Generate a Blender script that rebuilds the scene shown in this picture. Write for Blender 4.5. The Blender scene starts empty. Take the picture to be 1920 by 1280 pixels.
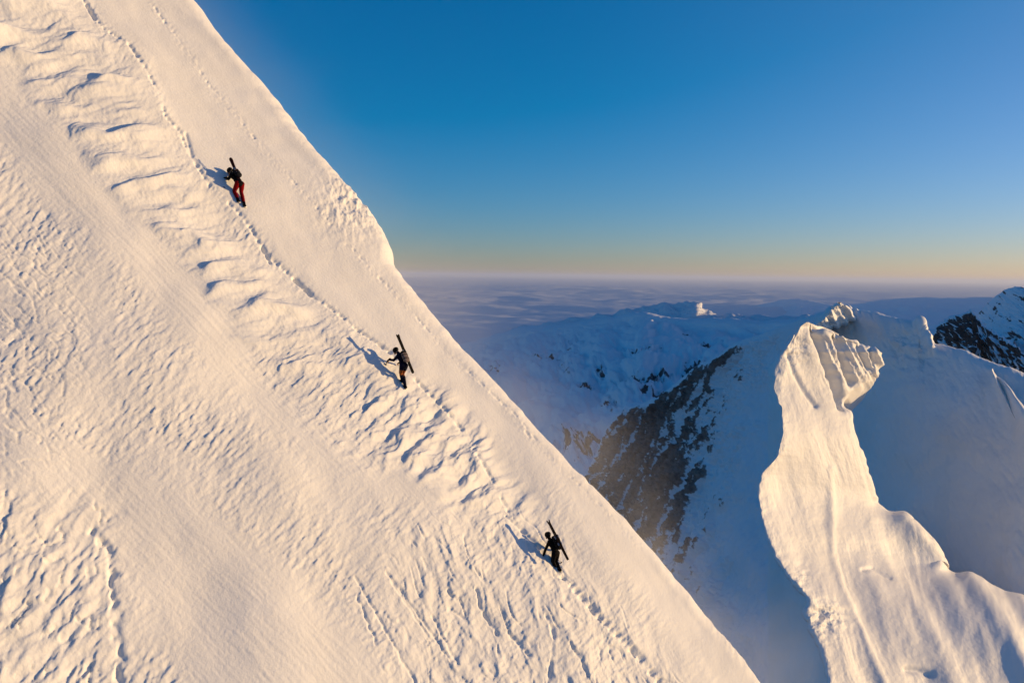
import bpy, bmesh, math, random
import numpy as np
from mathutils import Vector, Matrix
R = math.radians
C = bpy.context.scene.collection
scn = bpy.context.scene

# ---------------------------------------------------------------- camera
F = 1387.0                                   # focal length in px of a 1920 px wide frame
PITCH, ROLL = math.atan(124/F), R(0.72)
cam_d = bpy.data.cameras.new('camera'); cam = bpy.data.objects.new('camera', cam_d); C.objects.link(cam)
cam_d.sensor_width = 36; cam_d.lens = 36*F/1920; cam_d.clip_start = 0.3; cam_d.clip_end = 900000
cam_m = Matrix.Rotation(R(90)-PITCH, 3, 'X') @ Matrix.Rotation(ROLL, 3, 'Z')
cam.matrix_world = cam_m.to_4x4()
scn.camera = cam
CM = np.array(cam_m)

def ray(px, py):
    """world directions with unit depth along the view axis"""
    px = np.asarray(px, float); py = np.asarray(py, float)
    d = np.stack([(px-960)/F, -(py-640)/F, -np.ones_like(px+py)], -1)
    return d @ CM.T
def proj(P):
    q = P @ CM
    return 960 - F*q[..., 0]/q[..., 2], 640 + F*q[..., 1]/q[..., 2]
def at(px, py, depth): return ray(px, py)*np.asarray(depth, float)[..., None]

# ---------------------------------------------------------------- sun, sky, exposure
SUN_EL, SUN_AZ = R(3.2), R(80)               # azimuth clockwise from +Y
S = np.array([math.sin(SUN_AZ)*math.cos(SUN_EL), math.cos(SUN_AZ)*math.cos(SUN_EL), math.sin(SUN_EL)])
sl = bpy.data.lights.new('sun', 'SUN'); so = bpy.data.objects.new('sun', sl); C.objects.link(so)
sl.energy = 4.0; sl.angle = R(0.53); sl.color = (1.0, 0.685, 0.33)
so.rotation_euler = Vector(S).to_track_quat('Z', 'Y').to_euler()
w = bpy.data.worlds.new('World'); scn.world = w; w.use_nodes = True
wn = w.node_tree; bg = wn.nodes['Background']
sky = wn.nodes.new('ShaderNodeTexSky'); sky.sky_type = 'NISHITA'; sky.sun_disc = False
sky.sun_elevation = SUN_EL; sky.sun_rotation = SUN_AZ
sky.altitude = 3500; sky.air_density = 1.3; sky.dust_density = 0.8; sky.ozone_density = 3.0
sp = wn.nodes.new('ShaderNodeSeparateColor'); cb = wn.nodes.new('ShaderNodeCombineColor'); wn.links.new(sky.outputs[0], sp.inputs[0])
wtc = wn.nodes.new('ShaderNodeTexCoord'); wsx = wn.nodes.new('ShaderNodeSeparateXYZ'); wn.links.new(wtc.outputs['Generated'], wsx.inputs[0])
wm0 = wn.nodes.new('ShaderNodeMath'); wm0.operation = 'MAXIMUM'; wm0.inputs[1].default_value = 0; wn.links.new(wsx.outputs[0], wm0.inputs[0])
sun_side = wn.nodes.new('ShaderNodeMath'); sun_side.operation = 'POWER'; sun_side.inputs[1].default_value = 2; wn.links.new(wm0.outputs[0], sun_side.inputs[0])
for i, (mul, add) in enumerate(((1.42, -.08), (1.07, .004), (1.33, .04))):     # colour grade of the sky: deeper blue overhead
    ma = wn.nodes.new('ShaderNodeMath'); ma.operation = 'MULTIPLY_ADD'; ma.inputs[1].default_value = mul; ma.inputs[2].default_value = add/.15
    mx_ = wn.nodes.new('ShaderNodeMath'); mx_.operation = 'MAXIMUM'; mx_.inputs[1].default_value = 0
    wn.links.new(sp.outputs[i], ma.inputs[0]); wn.links.new(ma.outputs[0], mx_.inputs[0])
    wp = wn.nodes.new('ShaderNodeMath'); wp.operation = 'MULTIPLY_ADD'; wp.inputs[1].default_value = (1.0, .45, .05)[i]   # paler towards the sun's side
    wn.links.new(sun_side.outputs[0], wp.inputs[0]); wn.links.new(mx_.outputs[0], wp.inputs[2]); wn.links.new(wp.outputs[0], cb.inputs[i])
wn.links.new(cb.outputs[0], bg.inputs[0]); bg.inputs[1].default_value = 0.13
scn.view_settings.view_transform = 'Standard'; scn.view_settings.look = 'None'
scn.view_settings.exposure = 0.47; scn.view_settings.gamma = 1
scn.cycles.volume_bounces = 1

# ---------------------------------------------------------------- noise and mesh helpers
def perlin(x, y, seed=0):
    rs = np.random.RandomState(seed+17)
    perm = rs.permutation(512); ang = rs.rand(512)*2*np.pi
    gx, gy = np.cos(ang), np.sin(ang)
    xi = np.floor(x).astype(np.int64); yi = np.floor(y).astype(np.int64)
    fx = x-xi; fy = y-yi
    u = fx*fx*fx*(fx*(fx*6-15)+10); v = fy*fy*fy*(fy*(fy*6-15)+10)
    def g(ix, iy, dx, dy):
        k = perm[(perm[ix & 511]+iy) & 511]
        return gx[k]*dx+gy[k]*dy
    a = g(xi, yi, fx, fy); b = g(xi+1, yi, fx-1, fy); c = g(xi, yi+1, fx, fy-1); d = g(xi+1, yi+1, fx-1, fy-1)
    return 1.5*((a*(1-u)+b*u)*(1-v)+(c*(1-u)+d*u)*v)
def fbm(x, y, seed=0, n=4, gain=0.5, lac=2.03):
    s = 0; a = 1
    for i in range(n):
        s = s+a*perlin(x, y, seed+i*7); x = x*lac+3.1; y = y*lac-1.7; a *= gain
    return s
def ridged(x, y, seed=0, n=4, gain=0.5):
    s = 0; a = 1
    for i in range(n):
        s = s+a*(1-2*np.abs(perlin(x, y, seed+i*7))); x = x*2.07+5.3; y = y*2.07+1.1; a *= gain
    return s
def sst(x, a, b):
    t = np.clip((x-a)/(b-a), 0, 1); return t*t*(3-2*t)
def interp(y, pts):
    pts = sorted(pts); return np.interp(y, [p[0] for p in pts], [p[1] for p in pts])
def dist_poly(x, y, pts):
    """distance to a polyline, and the arc length of the nearest point"""
    best = np.full(x.shape, 1e9); arc = np.zeros(x.shape); L = 0
    for (x0, y0), (x1, y1) in zip(pts, pts[1:]):
        dx, dy = x1-x0, y1-y0; l2 = dx*dx+dy*dy; l = math.sqrt(l2)
        t = np.clip(((x-x0)*dx+(y-y0)*dy)/l2, 0, 1)
        d = np.hypot(x-x0-t*dx, y-y0-t*dy); m = d < best
        best = np.where(m, d, best); arc = np.where(m, L+t*l, arc); L += l
    return best, arc
def grid_mesh(name, P, mat, attrs=None, flip=False):
    nv, nu = P.shape[:2]
    me = bpy.data.meshes.new(name)
    idx = np.arange(nv*nu).reshape(nv, nu)
    q = np.stack([idx[:-1, :-1], idx[:-1, 1:], idx[1:, 1:], idx[1:, :-1]], -1).reshape(-1, 4)
    if flip: q = q[:, ::-1]
    me.vertices.add(nv*nu); me.vertices.foreach_set('co', P.astype(np.float32).ravel())
    me.loops.add(q.size); me.loops.foreach_set('vertex_index', q.astype(np.int32).ravel())
    me.polygons.add(len(q)); me.polygons.foreach_set('loop_start', np.arange(0, q.size, 4, dtype=np.int32))
    me.polygons.foreach_set('use_smooth', np.ones(len(q), bool))
    for k, v in (attrs or {}).items():
        a = me.attributes.new(k, 'FLOAT', 'POINT'); a.data.foreach_set('value', v.astype(np.float32).ravel())
    me.update(calc_edges=True); me.validate()
    me.materials.append(mat)
    o = bpy.data.objects.new(name, me); C.objects.link(o)
    return o
def structure(o, kind='structure'): o['kind'] = kind; return o
def normals(P):
    du = np.gradient(P, axis=1); dv = np.gradient(P, axis=0)
    n = np.cross(du, dv); return n/(np.linalg.norm(n, axis=-1, keepdims=True)+1e-9)
def spline(pts, n, t=None):
    """Catmull-Rom through pts along axis 0"""
    pts = np.asarray(pts, float); m = len(pts)
    s = np.linspace(0, m-1, n) if t is None else t
    i = np.clip(np.floor(s).astype(int), 0, m-2); f = (s-i)
    f = f.reshape((-1,)+(1,)*(pts.ndim-1))
    g = lambda k: pts[np.clip(k, 0, m-1)]
    p0, p1, p2, p3 = g(i-1), g(i), g(i+1), g(i+2)
    m1 = (p2-p0)/2; m2 = (p3-p1)/2
    # limit the tangents so that abrupt steps do not overshoot
    d = p2-p1; lim = 2.0*np.abs(d)+1e-9
    m1 = np.clip(m1, -lim, lim); m2 = np.clip(m2, -lim, lim)
    return (2*f**3-3*f**2+1)*p1+(f**3-2*f**2+f)*m1+(-2*f**3+3*f**2)*p2+(f**3-f**2)*m2
def loft(rows, nu, nv):
    """rows[j][i] = (px, py, depth): returns world grid nv x nu and its map coordinates"""
    a = np.array(rows, float)
    a = spline(a, nv); a = spline(a.transpose(1, 0, 2), nu).transpose(1, 0, 2)
    return at(a[..., 0], a[..., 1], a[..., 2]), a[..., 0], a[..., 1]

# ---------------------------------------------------------------- materials
def mat(name):
    m = bpy.data.materials.new(name); m.use_nodes = True
    return m, m.node_tree, m.node_tree.nodes['Principled BSDF']
def snow_mat(name, bump_scale, bump_dist, col=(.84, .82, .79), detail=5, sparkle=True):
    m, nt, b = mat(name)
    b.inputs['Roughness'].default_value = .62; b.inputs['Specular IOR Level'].default_value = .25
    tc = nt.nodes.new('ShaderNodeTexCoord')
    n1 = nt.nodes.new('ShaderNodeTexNoise'); n1.inputs['Scale'].default_value = bump_scale; n1.inputs['Detail'].default_value = detail
    n1.inputs['Roughness'].default_value = .62
    n2 = nt.nodes.new('ShaderNodeTexNoise'); n2.inputs['Scale'].default_value = bump_scale*.07; n2.inputs['Detail'].default_value = 3
    nt.links.new(tc.outputs['Object'], n1.inputs['Vector']); nt.links.new(tc.outputs['Object'], n2.inputs['Vector'])
    r = nt.nodes.new('ShaderNodeValToRGB'); r.color_ramp.elements[0].position = .35; r.color_ramp.elements[1].position = .65
    c0 = tuple(c*.95 for c in col)
    r.color_ramp.elements[0].color = c0+(1,); r.color_ramp.elements[1].color = col+(1,)
    nt.links.new(n2.outputs['Fac'], r.inputs[0]); nt.links.new(r.outputs[0], b.inputs['Base Color'])
    bu = nt.nodes.new('ShaderNodeBump'); bu.inputs['Distance'].default_value = bump_dist; bu.inputs['Strength'].default_value = 1
    nt.links.new(n1.outputs['Fac'], bu.inputs['Height']); nt.links.new(bu.outputs[0], b.inputs['Normal'])
    return m
def rock_snow_mat(name, rock_a, rock_b, scale, bump_dist, snow=(.78, .79, .81)):
    """snow and rock mixed by the mesh attribute 'rock'"""
    m, nt, b = mat(name)
    b.inputs['Roughness'].default_value = .8; b.inputs['Specular IOR Level'].default_value = .15
    tc = nt.nodes.new('ShaderNodeTexCoord')
    n = nt.nodes.new('ShaderNodeTexNoise'); n.inputs['Scale'].default_value = scale; n.inputs['Detail'].default_value = 8; n.inputs['Roughness'].default_value = .65
    nt.links.new(tc.outputs['Object'], n.inputs['Vector'])
    rr = nt.nodes.new('ShaderNodeValToRGB'); rr.color_ramp.elements[0].position = .35; rr.color_ramp.elements[1].position = .68
    rr.color_ramp.elements[0].color = rock_a+(1,); rr.color_ramp.elements[1].color = rock_b+(1,)
    nt.links.new(n.outputs['Fac'], rr.inputs[0])
    at_ = nt.nodes.new('ShaderNodeAttribute'); at_.attribute_name = 'rock'
    ad = nt.nodes.new('ShaderNodeMath'); ad.operation = 'MULTIPLY_ADD'; ad.inputs[1].default_value = .9; ad.inputs[2].default_value = -.45
    nt.links.new(n.outputs['Fac'], ad.inputs[0])
    s = nt.nodes.new('ShaderNodeMath'); s.operation = 'ADD'; nt.links.new(at_.outputs['Fac'], s.inputs[0]); nt.links.new(ad.outputs[0], s.inputs[1])
    mr = nt.nodes.new('ShaderNodeMapRange'); mr.inputs[1].default_value = .44; mr.inputs[2].default_value = .56
    nt.links.new(s.outputs[0], mr.inputs[0])
    mx = nt.nodes.new('ShaderNodeMix'); mx.data_type = 'RGBA'
    nt.links.new(mr.outputs[0], mx.inputs['Factor']); mx.inputs['A'].default_value = snow+(1,); nt.links.new(rr.outputs[0], mx.inputs['B'])
    nt.links.new(mx.outputs['Result'], b.inputs['Base Color'])
    bu = nt.nodes.new('ShaderNodeBump'); bu.inputs['Distance'].default_value = bump_dist; bu.inputs['Strength'].default_value = .8
    nt.links.new(n.outputs['Fac'], bu.inputs['Height']); nt.links.new(bu.outputs[0], b.inputs['Normal'])
    return m

# ================================================================ the near snow face
NP = np.array([.60, -.466, .65]); NP /= np.linalg.norm(NP); DP = 17.6/np.linalg.norm([.60, -.466, .65])
def plane_hit(px, py):
    d = ray(px, py); return d*(-DP/(d @ NP))[..., None] if d.ndim > 1 else d*(-DP/(d @ NP))
EDGE = [(0, 372), (60, 415), (120, 468), (170, 512), (225, 553), (280, 600), (320, 634), (350, 664), (380, 690), (415, 715), (450, 732), (470, 735), (490, 740),
        (510, 757), (540, 781), (590, 824), (640, 868), (690, 915), (740, 960), (800, 1014), (870, 1080), (930, 1141), (990, 1200), (1050, 1249), (1110, 1298), (1180, 1356), (1280, 1440)]
EA, EB = plane_hit(372., 0.), plane_hit(1440., 1280.)
E1 = (EB-EA)/np.linalg.norm(EB-EA)                    # down along the brink
E2 = np.cross(E1, NP); E2 /= np.linalg.norm(E2)
if (plane_hit(1000., 0.*1+640) if False else E2) @ np.array([1, .4, 0]) < 0: E2 = -E2   # outwards over the brink
EL = float((EB-EA) @ E1)
ep = plane_hit(np.array([e[1] for e in EDGE], float), np.array([e[0] for e in EDGE], float))
e_s = (ep-EA) @ E1; e_a = (ep-EA) @ E2
s_ = []; v = -14.0
while v < EL+14: s_.append(v); v += .036 if -1.5 < v < EL+1 else .12
s_ = np.array(s_)
a_ = []; v = 9.0
while v > -42: a_.append(v); v -= (.036 if v > -20 else .028) if v > -33 else .1
a_ = np.array(a_)
SS, AA = np.meshgrid(s_, a_)
ea = np.interp(s_, e_s, e_a)
ea = ea+.10*fbm(s_/1.9, s_*0+.4, 198, 3, .6)+.05*fbm(s_/.35, s_*0+.7, 199, 2)*sst(perlin(s_/3, s_*0+.2, 200), -.1, .3)
ea = np.where(s_ < e_s[0], e_a[0]+(s_-e_s[0])*0.0, ea)[None, :]
base = EA + SS[..., None]*E1 + AA[..., None]*E2
MX, MY = proj(base)
front = (base @ CM)[..., 2] < -2
MX = np.where(front, MX, -3000); MY = np.where(front, MY, 2500)
MX = np.clip(MX, -4000, 4000); MY = np.clip(MY, -3000, 5000)
WD = -S+NP*(S @ NP); WD /= np.linalg.norm(WD)         # leeward: away from the sun, in the plane

BOOT = [(120, -60), (165, 0), (195, 45), (240, 78), (272, 120), (297, 165), (312, 215), (340, 240), (362, 285), (398, 340), (452, 388), (478, 420), (503, 462),
        (560, 512), (592, 545), (640, 580), (668, 605), (738, 655), (780, 703), (830, 752), (872, 800), (905, 850), (938, 905), (965, 962), (1015, 1020),
        (1050, 1070), (1068, 1085), (1110, 1135), (1160, 1185), (1205, 1228), (1260, 1290), (1400, 1430)]
OLD = [(250, -60), (300, 20), (345, 80), (400, 160), (470, 240), (510, 292), (570, 360), (650, 450), (700, 505), (760, 562), (800, 605), (850, 660), (905, 712), (960, 770), (1000, 822), (1060, 880), (1130, 950), (1200, 1020)]
xb = interp(MY, [(p[1], p[0]) for p in BOOT])
xe = interp(MY, EDGE)
def smooth_noise_mask(x, y, s, seed): return perlin(x/s, y/s, seed)

# --- masks
wob = 18*perlin(MX/70, MY/70, 5)
xl = interp(MY, [(-200, -200), (0, -60), (90, 0), (220, 130), (330, 205), (430, 320), (540, 400), (640, 470), (720, 560)])
m_drift = sst(MX+wob, xl-20, xl+45)*(1-sst(MX+.6*wob, xb-75, xb-5))*(1-sst(MY, 600, 720))
m_lump = sst(MX+wob, interp(MY, [(680, 640), (750, 650), (850, 690), (920, 800), (1000, 900)])-10, interp(MY, [(680, 660), (750, 690), (850, 730), (920, 840), (1000, 940)])+30) \
    * (1-sst(MX+wob, xb+10, xb+70))*sst(MY, 650, 760)*(1-sst(MY, 930, 1010))
d1, _ = dist_poly(MX, MY, [(-300, -100), (0, 150), (120, 300), (250, 430), (400, 600), (540, 750), (680, 850), (850, 925), (960, 1010)])
m_s1 = (1-sst(d1+wob, 22, 62))*(1-sst(MX, 780, 960))
d2, _ = dist_poly(MX, MY, [(-300, 560), (0, 770), (200, 895), (330, 960), (450, 1090), (540, 1200), (600, 1290), (700, 1500)])
w2 = interp(MY, [(700, 40), (900, 60), (1100, 100), (1300, 150)])
m_s2 = 1-sst(d2+1.3*wob, w2-20, w2+35)
d3, _ = dist_poly(MX, MY, [(150, 420), (330, 600), (500, 780), (620, 860)])
m_s3 = .0*(1-sst(d3+wob, 8, 26))
m_smooth = np.maximum(m_s1, m_s2)
m_up = sst(MX+.7*wob, xb-6, xb+26)*(1-.75*sst(MY, 780, 960)*(1-sst(MX, xb+90, xb+150)))     # smooth strip beyond the boot track
rough_ll = (1-sst(MX+wob, 210, 270))*sst(MY, 830, 950)
m_scal = sst(MY+.5*wob, 930, 1010)*sst(MX, interp(MY, [(900, 760), (1280, 760)])-70, interp(MY, [(900, 760), (1280, 780)])+70)*(1-sst(MX, xb+10, xb+90))
patch = .5+.5*np.clip(1.6*fbm(MX/120, MY/120, 31, 2), -1, 1)
m_fine = (1-m_drift*.85)*(1-.93*m_smooth)*(1-m_up*.97)*(.35+.9*patch)

def ani(x, y, ang, lx, ly, seed, n=3, gain=.5):
    """noise stretched ly along direction ang (degrees, map axes) and lx across it"""
    c, s = math.cos(R(ang)), math.sin(R(ang))
    al = x*c+y*s; ac = -x*s+y*c
    return fbm(ac/lx+.35*perlin(x/60, y/60, seed+90), al/ly, seed, n, gain)

h = np.zeros(MX.shape); k = np.zeros(MX.shape)
# broad roll of the face and gentle swells
h += -.0020*np.minimum(AA-4, 0)**2
h += .22*fbm(SS/7, AA/5, 71, 2)*(1-.5*m_up)
h += .02*fbm(SS/1.6, AA/1.2, 72, 2)
# large scalloped drifts
n1 = ani(MX, MY+.05*MX, 4, 32, 135, 11, 2, .35)
n1 = np.where(n1 > 0, n1, n1*.55)
d_big = .20*n1+.016*ani(MX, MY, -8, 11, 40, 12, 2)
k += m_drift*d_big*1.8; h += m_drift*(d_big+.10+.010*fbm(MX/9, MY/7, 13, 3))
# small wind-cut ripples, stretched up to the right
f1 = ani(MX, MY, -42, 8.5, 21, 21, 3, .55); f1 = np.where(f1 > 0, f1, f1*.7)
fr = .017*f1*m_fine*(1-.3*rough_ll); h += fr; k += fr*1.4
f2 = ani(MX, MY, -55, 17, 42, 22, 2, .5)
f0 = ani(MX, MY, -48, 4.6, 11, 28, 2, .5); h += .0075*f0*m_fine
fr = .023*f2*m_fine*(.6+.6*rough_ll); h += fr; k += fr*1.2
f3 = ani(MX, MY, -50, 30, 85, 27, 3, .5); fr = .042*f3*rough_ll; h += fr; k += fr*1.3
# cracks and broken crust lower left
cr = 1-np.abs(ani(MX, MY, -68, 30, 60, 23, 2, .5))*9; cr = np.clip(cr, 0, 1)
fr = -.05*cr*rough_ll*sst(perlin(MX/50, MY/50, 24), -.1, .35); h += fr
lw = -.03*np.clip(1-np.abs(ani(MX, MY, 52, 26, 80, 26, 2, .6))*10, 0, 1)*(1-sst(MX, 90, 230))*sst(MY, 330, 430)*(1-sst(MY, 800, 900)); h += lw
m_mid = sst(MX+wob, interp(MY, [(560, 440), (700, 470), (860, 640)])-10, interp(MY, [(560, 460), (700, 500), (860, 680)])+30)*(1-sst(MX+.6*wob, xb-50, xb))*sst(MY, 570, 660)*(1-sst(MY, 850, 900))
f4 = ani(MX, MY, -38, 13, 30, 43, 3, .5); f4 = np.where(f4 > 0, f4, .5*f4); fr = .037*f4*m_mid; h += fr; k += fr*1.6
# lumps below the second climber
lp = ani(MX, MY, -25, 27, 54, 41, 3, .38); fr = .13*lp*m_lump; h += fr; k += fr*1.3
# scallops at the bottom, stretched down the image
sc = ani(MX, MY, 68, 18, 52, 51, 3, .42); fr = .045*np.where(sc > 0, sc, sc*.6)*m_scal; h += fr; k += fr*1.5
sc = np.clip(1-np.abs(ani(MX, MY, 58, 34, 110, 53, 2, .5))*8, 0, 1); h += -.05*sc*m_scal*sst(perlin(MX/45, MY/45, 54), -.1, .3)
# old ski tracks in the smooth bands: parallel grooves along the bands
for dd, mm, wv, sd in ((d1, m_s1, 9., 61), (d2, m_s2, 11., 62)):
    h += .004*fbm((dd+8*perlin(MX/200, MY/200, sd))/wv*1.1, (MX+MY)/420, sd, 2)*mm*(.5+.6*perlin(MX/90, MY/90, sd+3))
    h += .006*ani(MX, MY, 46, 7, 90, sd+5, 2)*mm
# thin cut lines lower middle
for (x0, y0), (x1, y1) in (((685, 1065), (805, 1265)), ((740, 1060), (830, 1185)), ((755, 1075), (870, 1225)), ((690, 1100), (730, 1190)), ((830, 1140), (880, 1230))):
    dl, al = dist_poly(MX+4*perlin(MX/16, MY/16, 65), MY, [(x0, y0), (x1, y1)])
    h += -.045*np.exp(-(dl/2.2)**2)
for pts, dep, wd in [(p_, d_*.75, w_*.62) for p_, d_, w_ in (([(855, 1095), (870, 1112), (880, 1120)], .1, 4), ([(905, 1095), (915, 1130), (940, 1165), (950, 1178)], .11, 3.5), ([(970, 1175), (990, 1200), (1010, 1222)], .12, 4),
                     ([(1025, 1140), (1045, 1180), (1045, 1230), (1040, 1290)], .12, 5), ([(1075, 1200), (1100, 1240), (1110, 1262)], .1, 4))]:
    dl, al = dist_poly(MX+3*perlin(MX/14, MY/14, 66), MY, pts); h += -dep*np.exp(-(dl/wd)**2)*(.35+.65*sst(perlin(MX/17, MY/17, 201), -.3, .25))
# dark step along the rough patch lower left
dl, al = dist_poly(MX+9*perlin(MX/22, MY/22, 67), MY, [(200, 960), (232, 1000), (236, 1060), (245, 1110), (250, 1180), (262, 1290)])
h += -.10*np.exp(-(dl/7)**2)*(.4+.6*sst(perlin(MX/20, MY/30, 68), -.3, .3)); 
# boot track: a shallow groove with single prints
dl, al = dist_poly(MX, MY, BOOT)
pr = 1.3*perlin(al/8.5, al*0+.3, 81); vis = sst(perlin(al/55, al*0+4, 82)+.28, -.1, .15)
deep = sst(MY, 1060, 1100)
h += -(.08+.08*deep)*np.exp(-(dl/(3.2+3.2*deep))**2)*(.3+.7*sst(pr, -.4, .5))*(vis*(1-deep)+deep)
h += .012*fbm(MX/6, MY/6, 89, 2)*np.exp(-(dl/10)**2)
for (x0, y0), (x1, y1), dep in (((560, 512), (590, 541), .11), ((672, 608), (738, 655), .06), ((352, 245), (364, 283), .06), ((243, 80), (258, 102), .08), ((500, 452), (514, 480), .1), ((165, 0), (180, 28), .12), ((955, 960), (1018, 1020), .07)):
    d_, _ = dist_poly(MX, MY, [(x0, y0), (x1, y1)]); h += -dep*np.exp(-(d_/3.0)**2)
dl, al = dist_poly(MX, MY, OLD)
pr = sst(perlin(al/8, al*0+.4, 83), -.05, .35); vis = sst(perlin(al/70, al*0+4, 84), -.15, .2)
h += -.04*np.exp(-(dl/2.2)**2)*pr*vis + .012*fbm(MX/7, MY/7, 85, 2)*np.exp(-(dl/9)**2)
dl, al = dist_poly(MX, MY, [(880, 690), (925, 735), (960, 765), (1010, 825)]); h += -.03*np.exp(-(dl/2.2)**2)*sst(np.sin(al*.22), -.3, .4)
# broken crust by the bulge on the brink
m_br = np.exp(-(np.hypot(MX-672, MY-372)/60)**2)
h += .10*m_br*fbm(MX/13, MY/18, 86, 3)
h += .008*sst(MX, xe-45, xe-5)*fbm(MX/14, MY/14, 88, 3)
# roll over the brink
over = AA-ea+.85
h += np.where(over > 0, -.33*over**2/(1+.10*over), 0)
h += .03*fbm(SS/1.9, AA/1.9, 87, 2)*sst(over, -1.5, 0)
h = np.where(SS > -1e9, h, h)
P = base+h[..., None]*NP+k[..., None]*WD
FINE = P
snow_near = snow_mat('wind packed snow', 9, .018)
structure(grid_mesh('snow_slope', P, snow_near))
qx, qy = proj(P)
def ground(px, py):
    m = (np.abs(qx-px) < 3) & (np.abs(qy-py) < 3)
    dep = P @ -CM[:, 2]; near = dep[m].min()
    d = np.where(m & (dep < near+1.5), (qx-px)**2+(qy-py)**2, 1e9); j = np.unravel_index(np.argmin(d), d.shape)
    return P[j]
FEET = [ground(452, 383), ground(757, 724), ground(1046, 1067)]

# ================================================================ corniced snow ridge on the right
YL = [(606, 1511), (612, 1499), (640, 1481), (668, 1463), (700, 1455), (725, 1450), (770, 1463), (800, 1467), (850, 1461), (870, 1445), (890, 1426), (920, 1420), (980, 1431),
      (1040, 1452), (1080, 1477), (1105, 1500), (1118, 1515), (1135, 1516), (1150, 1503), (1165, 1512), (1200, 1532), (1240, 1545), (1300, 1550), (1500, 1600)]
YR = [(606, 1516), (612, 1530), (625, 1570), (640, 1610), (660, 1655), (680, 1652), (700, 1640), (720, 1618), (745, 1592), (800, 1601), (850, 1619), (900, 1635), (945, 1648), (958, 1670),
      (970, 1702), (1000, 1735), (1030, 1757), (1060, 1765), (1080, 1795), (1100, 1850), (1116, 1900), (1140, 2000), (1190, 2150), (1280, 2250), (1500, 2300)]
ys = [604, 612, 625, 640, 655, 670, 690, 710, 730, 750, 780, 810, 840, 865, 885, 905, 940, 960, 980, 1010, 1040, 1065, 1085, 1105, 1120, 1135, 1150, 1165, 1200, 1250, 1300, 1400, 1550]
def dRs(y): return sum(min((float(interp(y+o_, YR))-float(interp(y+o_, YL)))*.135, 44) for o_ in range(-64, 65, 8))/17*min(1, .35+max(0, y-606)/60) if y > 606 else 1.0
rows = []
ys = list(range(604, 1560, 8))
def sm(y, pts): return sum(float(interp(y+o_, pts)) for o_ in range(-42, 43, 7))/13
def jag(y, s, seed): return float(fbm(np.array([y/s]), np.array([.37]), seed, 3, .6)[0])
for y in ys:
    L = float(interp(y, YL)); Rr = float(interp(y, YR)); wd = Rr-L
    jm = min(1, max(0, (y-606)/20)); jl = 5*jm*jag(y, 34, 195); jr = 6*jm*jag(y, 30, 196)
    d0 = float(interp(y, [(604, 168), (1550, 98)]))
    dR = min(wd*.135, 44)
    r = [(L+60, y+20, d0+60), (L+14+jl, y+3, d0+18), (L+jl, y, d0+.6)]
    Ls, Rs = (sm(y, YL), sm(y, YR)) if y > 650 else (L, Rr)
    if 650 < y < 700: q_ = (y-650)/50; Ls, Rs = L+(Ls-L)*q_, Rr+(Rs-Rr)*q_
    dR = dRs(y)
    for t, dd in ((.06, .065), (.12, .13), (.3, .31), (.5, .49), (.7, .68), (.88, .87), (.95, .95)):
        f_ = min(1, min(t, 1-t)/.25); l_, r_ = L+(Ls-L)*f_, Rr+(Rs-Rr)*f_; r.append((l_+(r_-l_)*t, y, d0+dR*dd))
    r += [(Rr+jr, y, d0+dR+2), (Rr-4+jr, y+14, d0+dR+16), (Rr-30, y+60, d0+dR+50)]
    rows.append(r)
G, gx, gy = loft(rows, 700, 1000)
N = normals(G); N *= np.sign(-(N*G).sum(-1).mean())
U = np.linspace(0, 1, 700)[None, :]*np.ones((1000, 1))
tx = gx-.30*(gy-700)                                     # coordinate across the flutes
rim = 1-sst(np.abs(gx-interp(gy, YL)), 0, 25)
disp = .50*fbm(tx/60, gy/420, 101, 2, .4)+.055*ani(gx, gy, 72, 11, 90, 102, 3)*(.3+1.0*sst(perlin(gx/70, gy/90, 110), -.3, .4))+.10*fbm(gx/40, gy/55, 109, 4, .55)
fl = sst(gy, 612, 640)*(1-sst(gy, 700, 745))*sst(gx, 1535, 1560)
disp = disp*(1-fl)+fl*(.8*perlin((gx-.5*(gy-640))/18, gy/120, 103)+.45*perlin((gx-.5*(gy-640))/7, gy/80, 104)+.15*fbm(gx/7, gy/9, 108, 3))
for ln_, dp_, wd_ in (([(1528, 618), (1550, 670), (1572, 728), (1582, 760)], 2.6, 8), ([(1568, 632), (1588, 680), (1600, 718)], 2.2, 6), ([(1612, 648), (1628, 690)], 1.2, 4), ([(1632, 655), (1640, 685)], .9, 3)):
    dl, _ = dist_poly(gx+3*perlin(gx/15, gy/15, 206), gy, ln_); disp -= dp_*np.exp(-(dl/wd_)**2)
low = sst(gy, 960, 1060)*sst(gx, 1560, 1660)
disp += low*1.3*perlin((gx-.62*(gy-1000))/60, gy/500, 105)
disp += .16*fbm(gx/16, gy/22, 106, 4)*(.12+.7*rim)
ic = np.exp(-(np.hypot((gx-1545)/38, (gy-1160)/30))**2)+.5*np.exp(-(np.hypot((gx-1500)/22, (gy-1090)/30))**2)+.6*np.exp(-(np.hypot((gx-1490)/26, (gy-650)/34))**2)
disp += .6*ic*fbm(gx/17, gy/15, 107, 4, .42)
dl, _ = dist_poly(gx, gy, [(1815, 1092), (1860, 1150), (1910, 1240), (1960, 1330)]); disp += 2.2*np.exp(-(dl/24)**2)
dl, _ = dist_poly(gx, gy, [(1690, 975), (1735, 1020), (1755, 1058)]); disp += 1.6*np.exp(-(dl/16)**2)
dl, _ = dist_poly(gx, gy, [(1557, 880), (1556, 960), (1560, 1040), (1580, 1100), (1620, 1180), (1660, 1290)]); disp += .40*np.exp(-(dl/8)**2)
dl, _ = dist_poly(gx, gy, [(1617, 1068), (1635, 1066), (1655, 1078), (1668, 1084)]); disp += -.35*np.exp(-(dl/4)**2)
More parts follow.
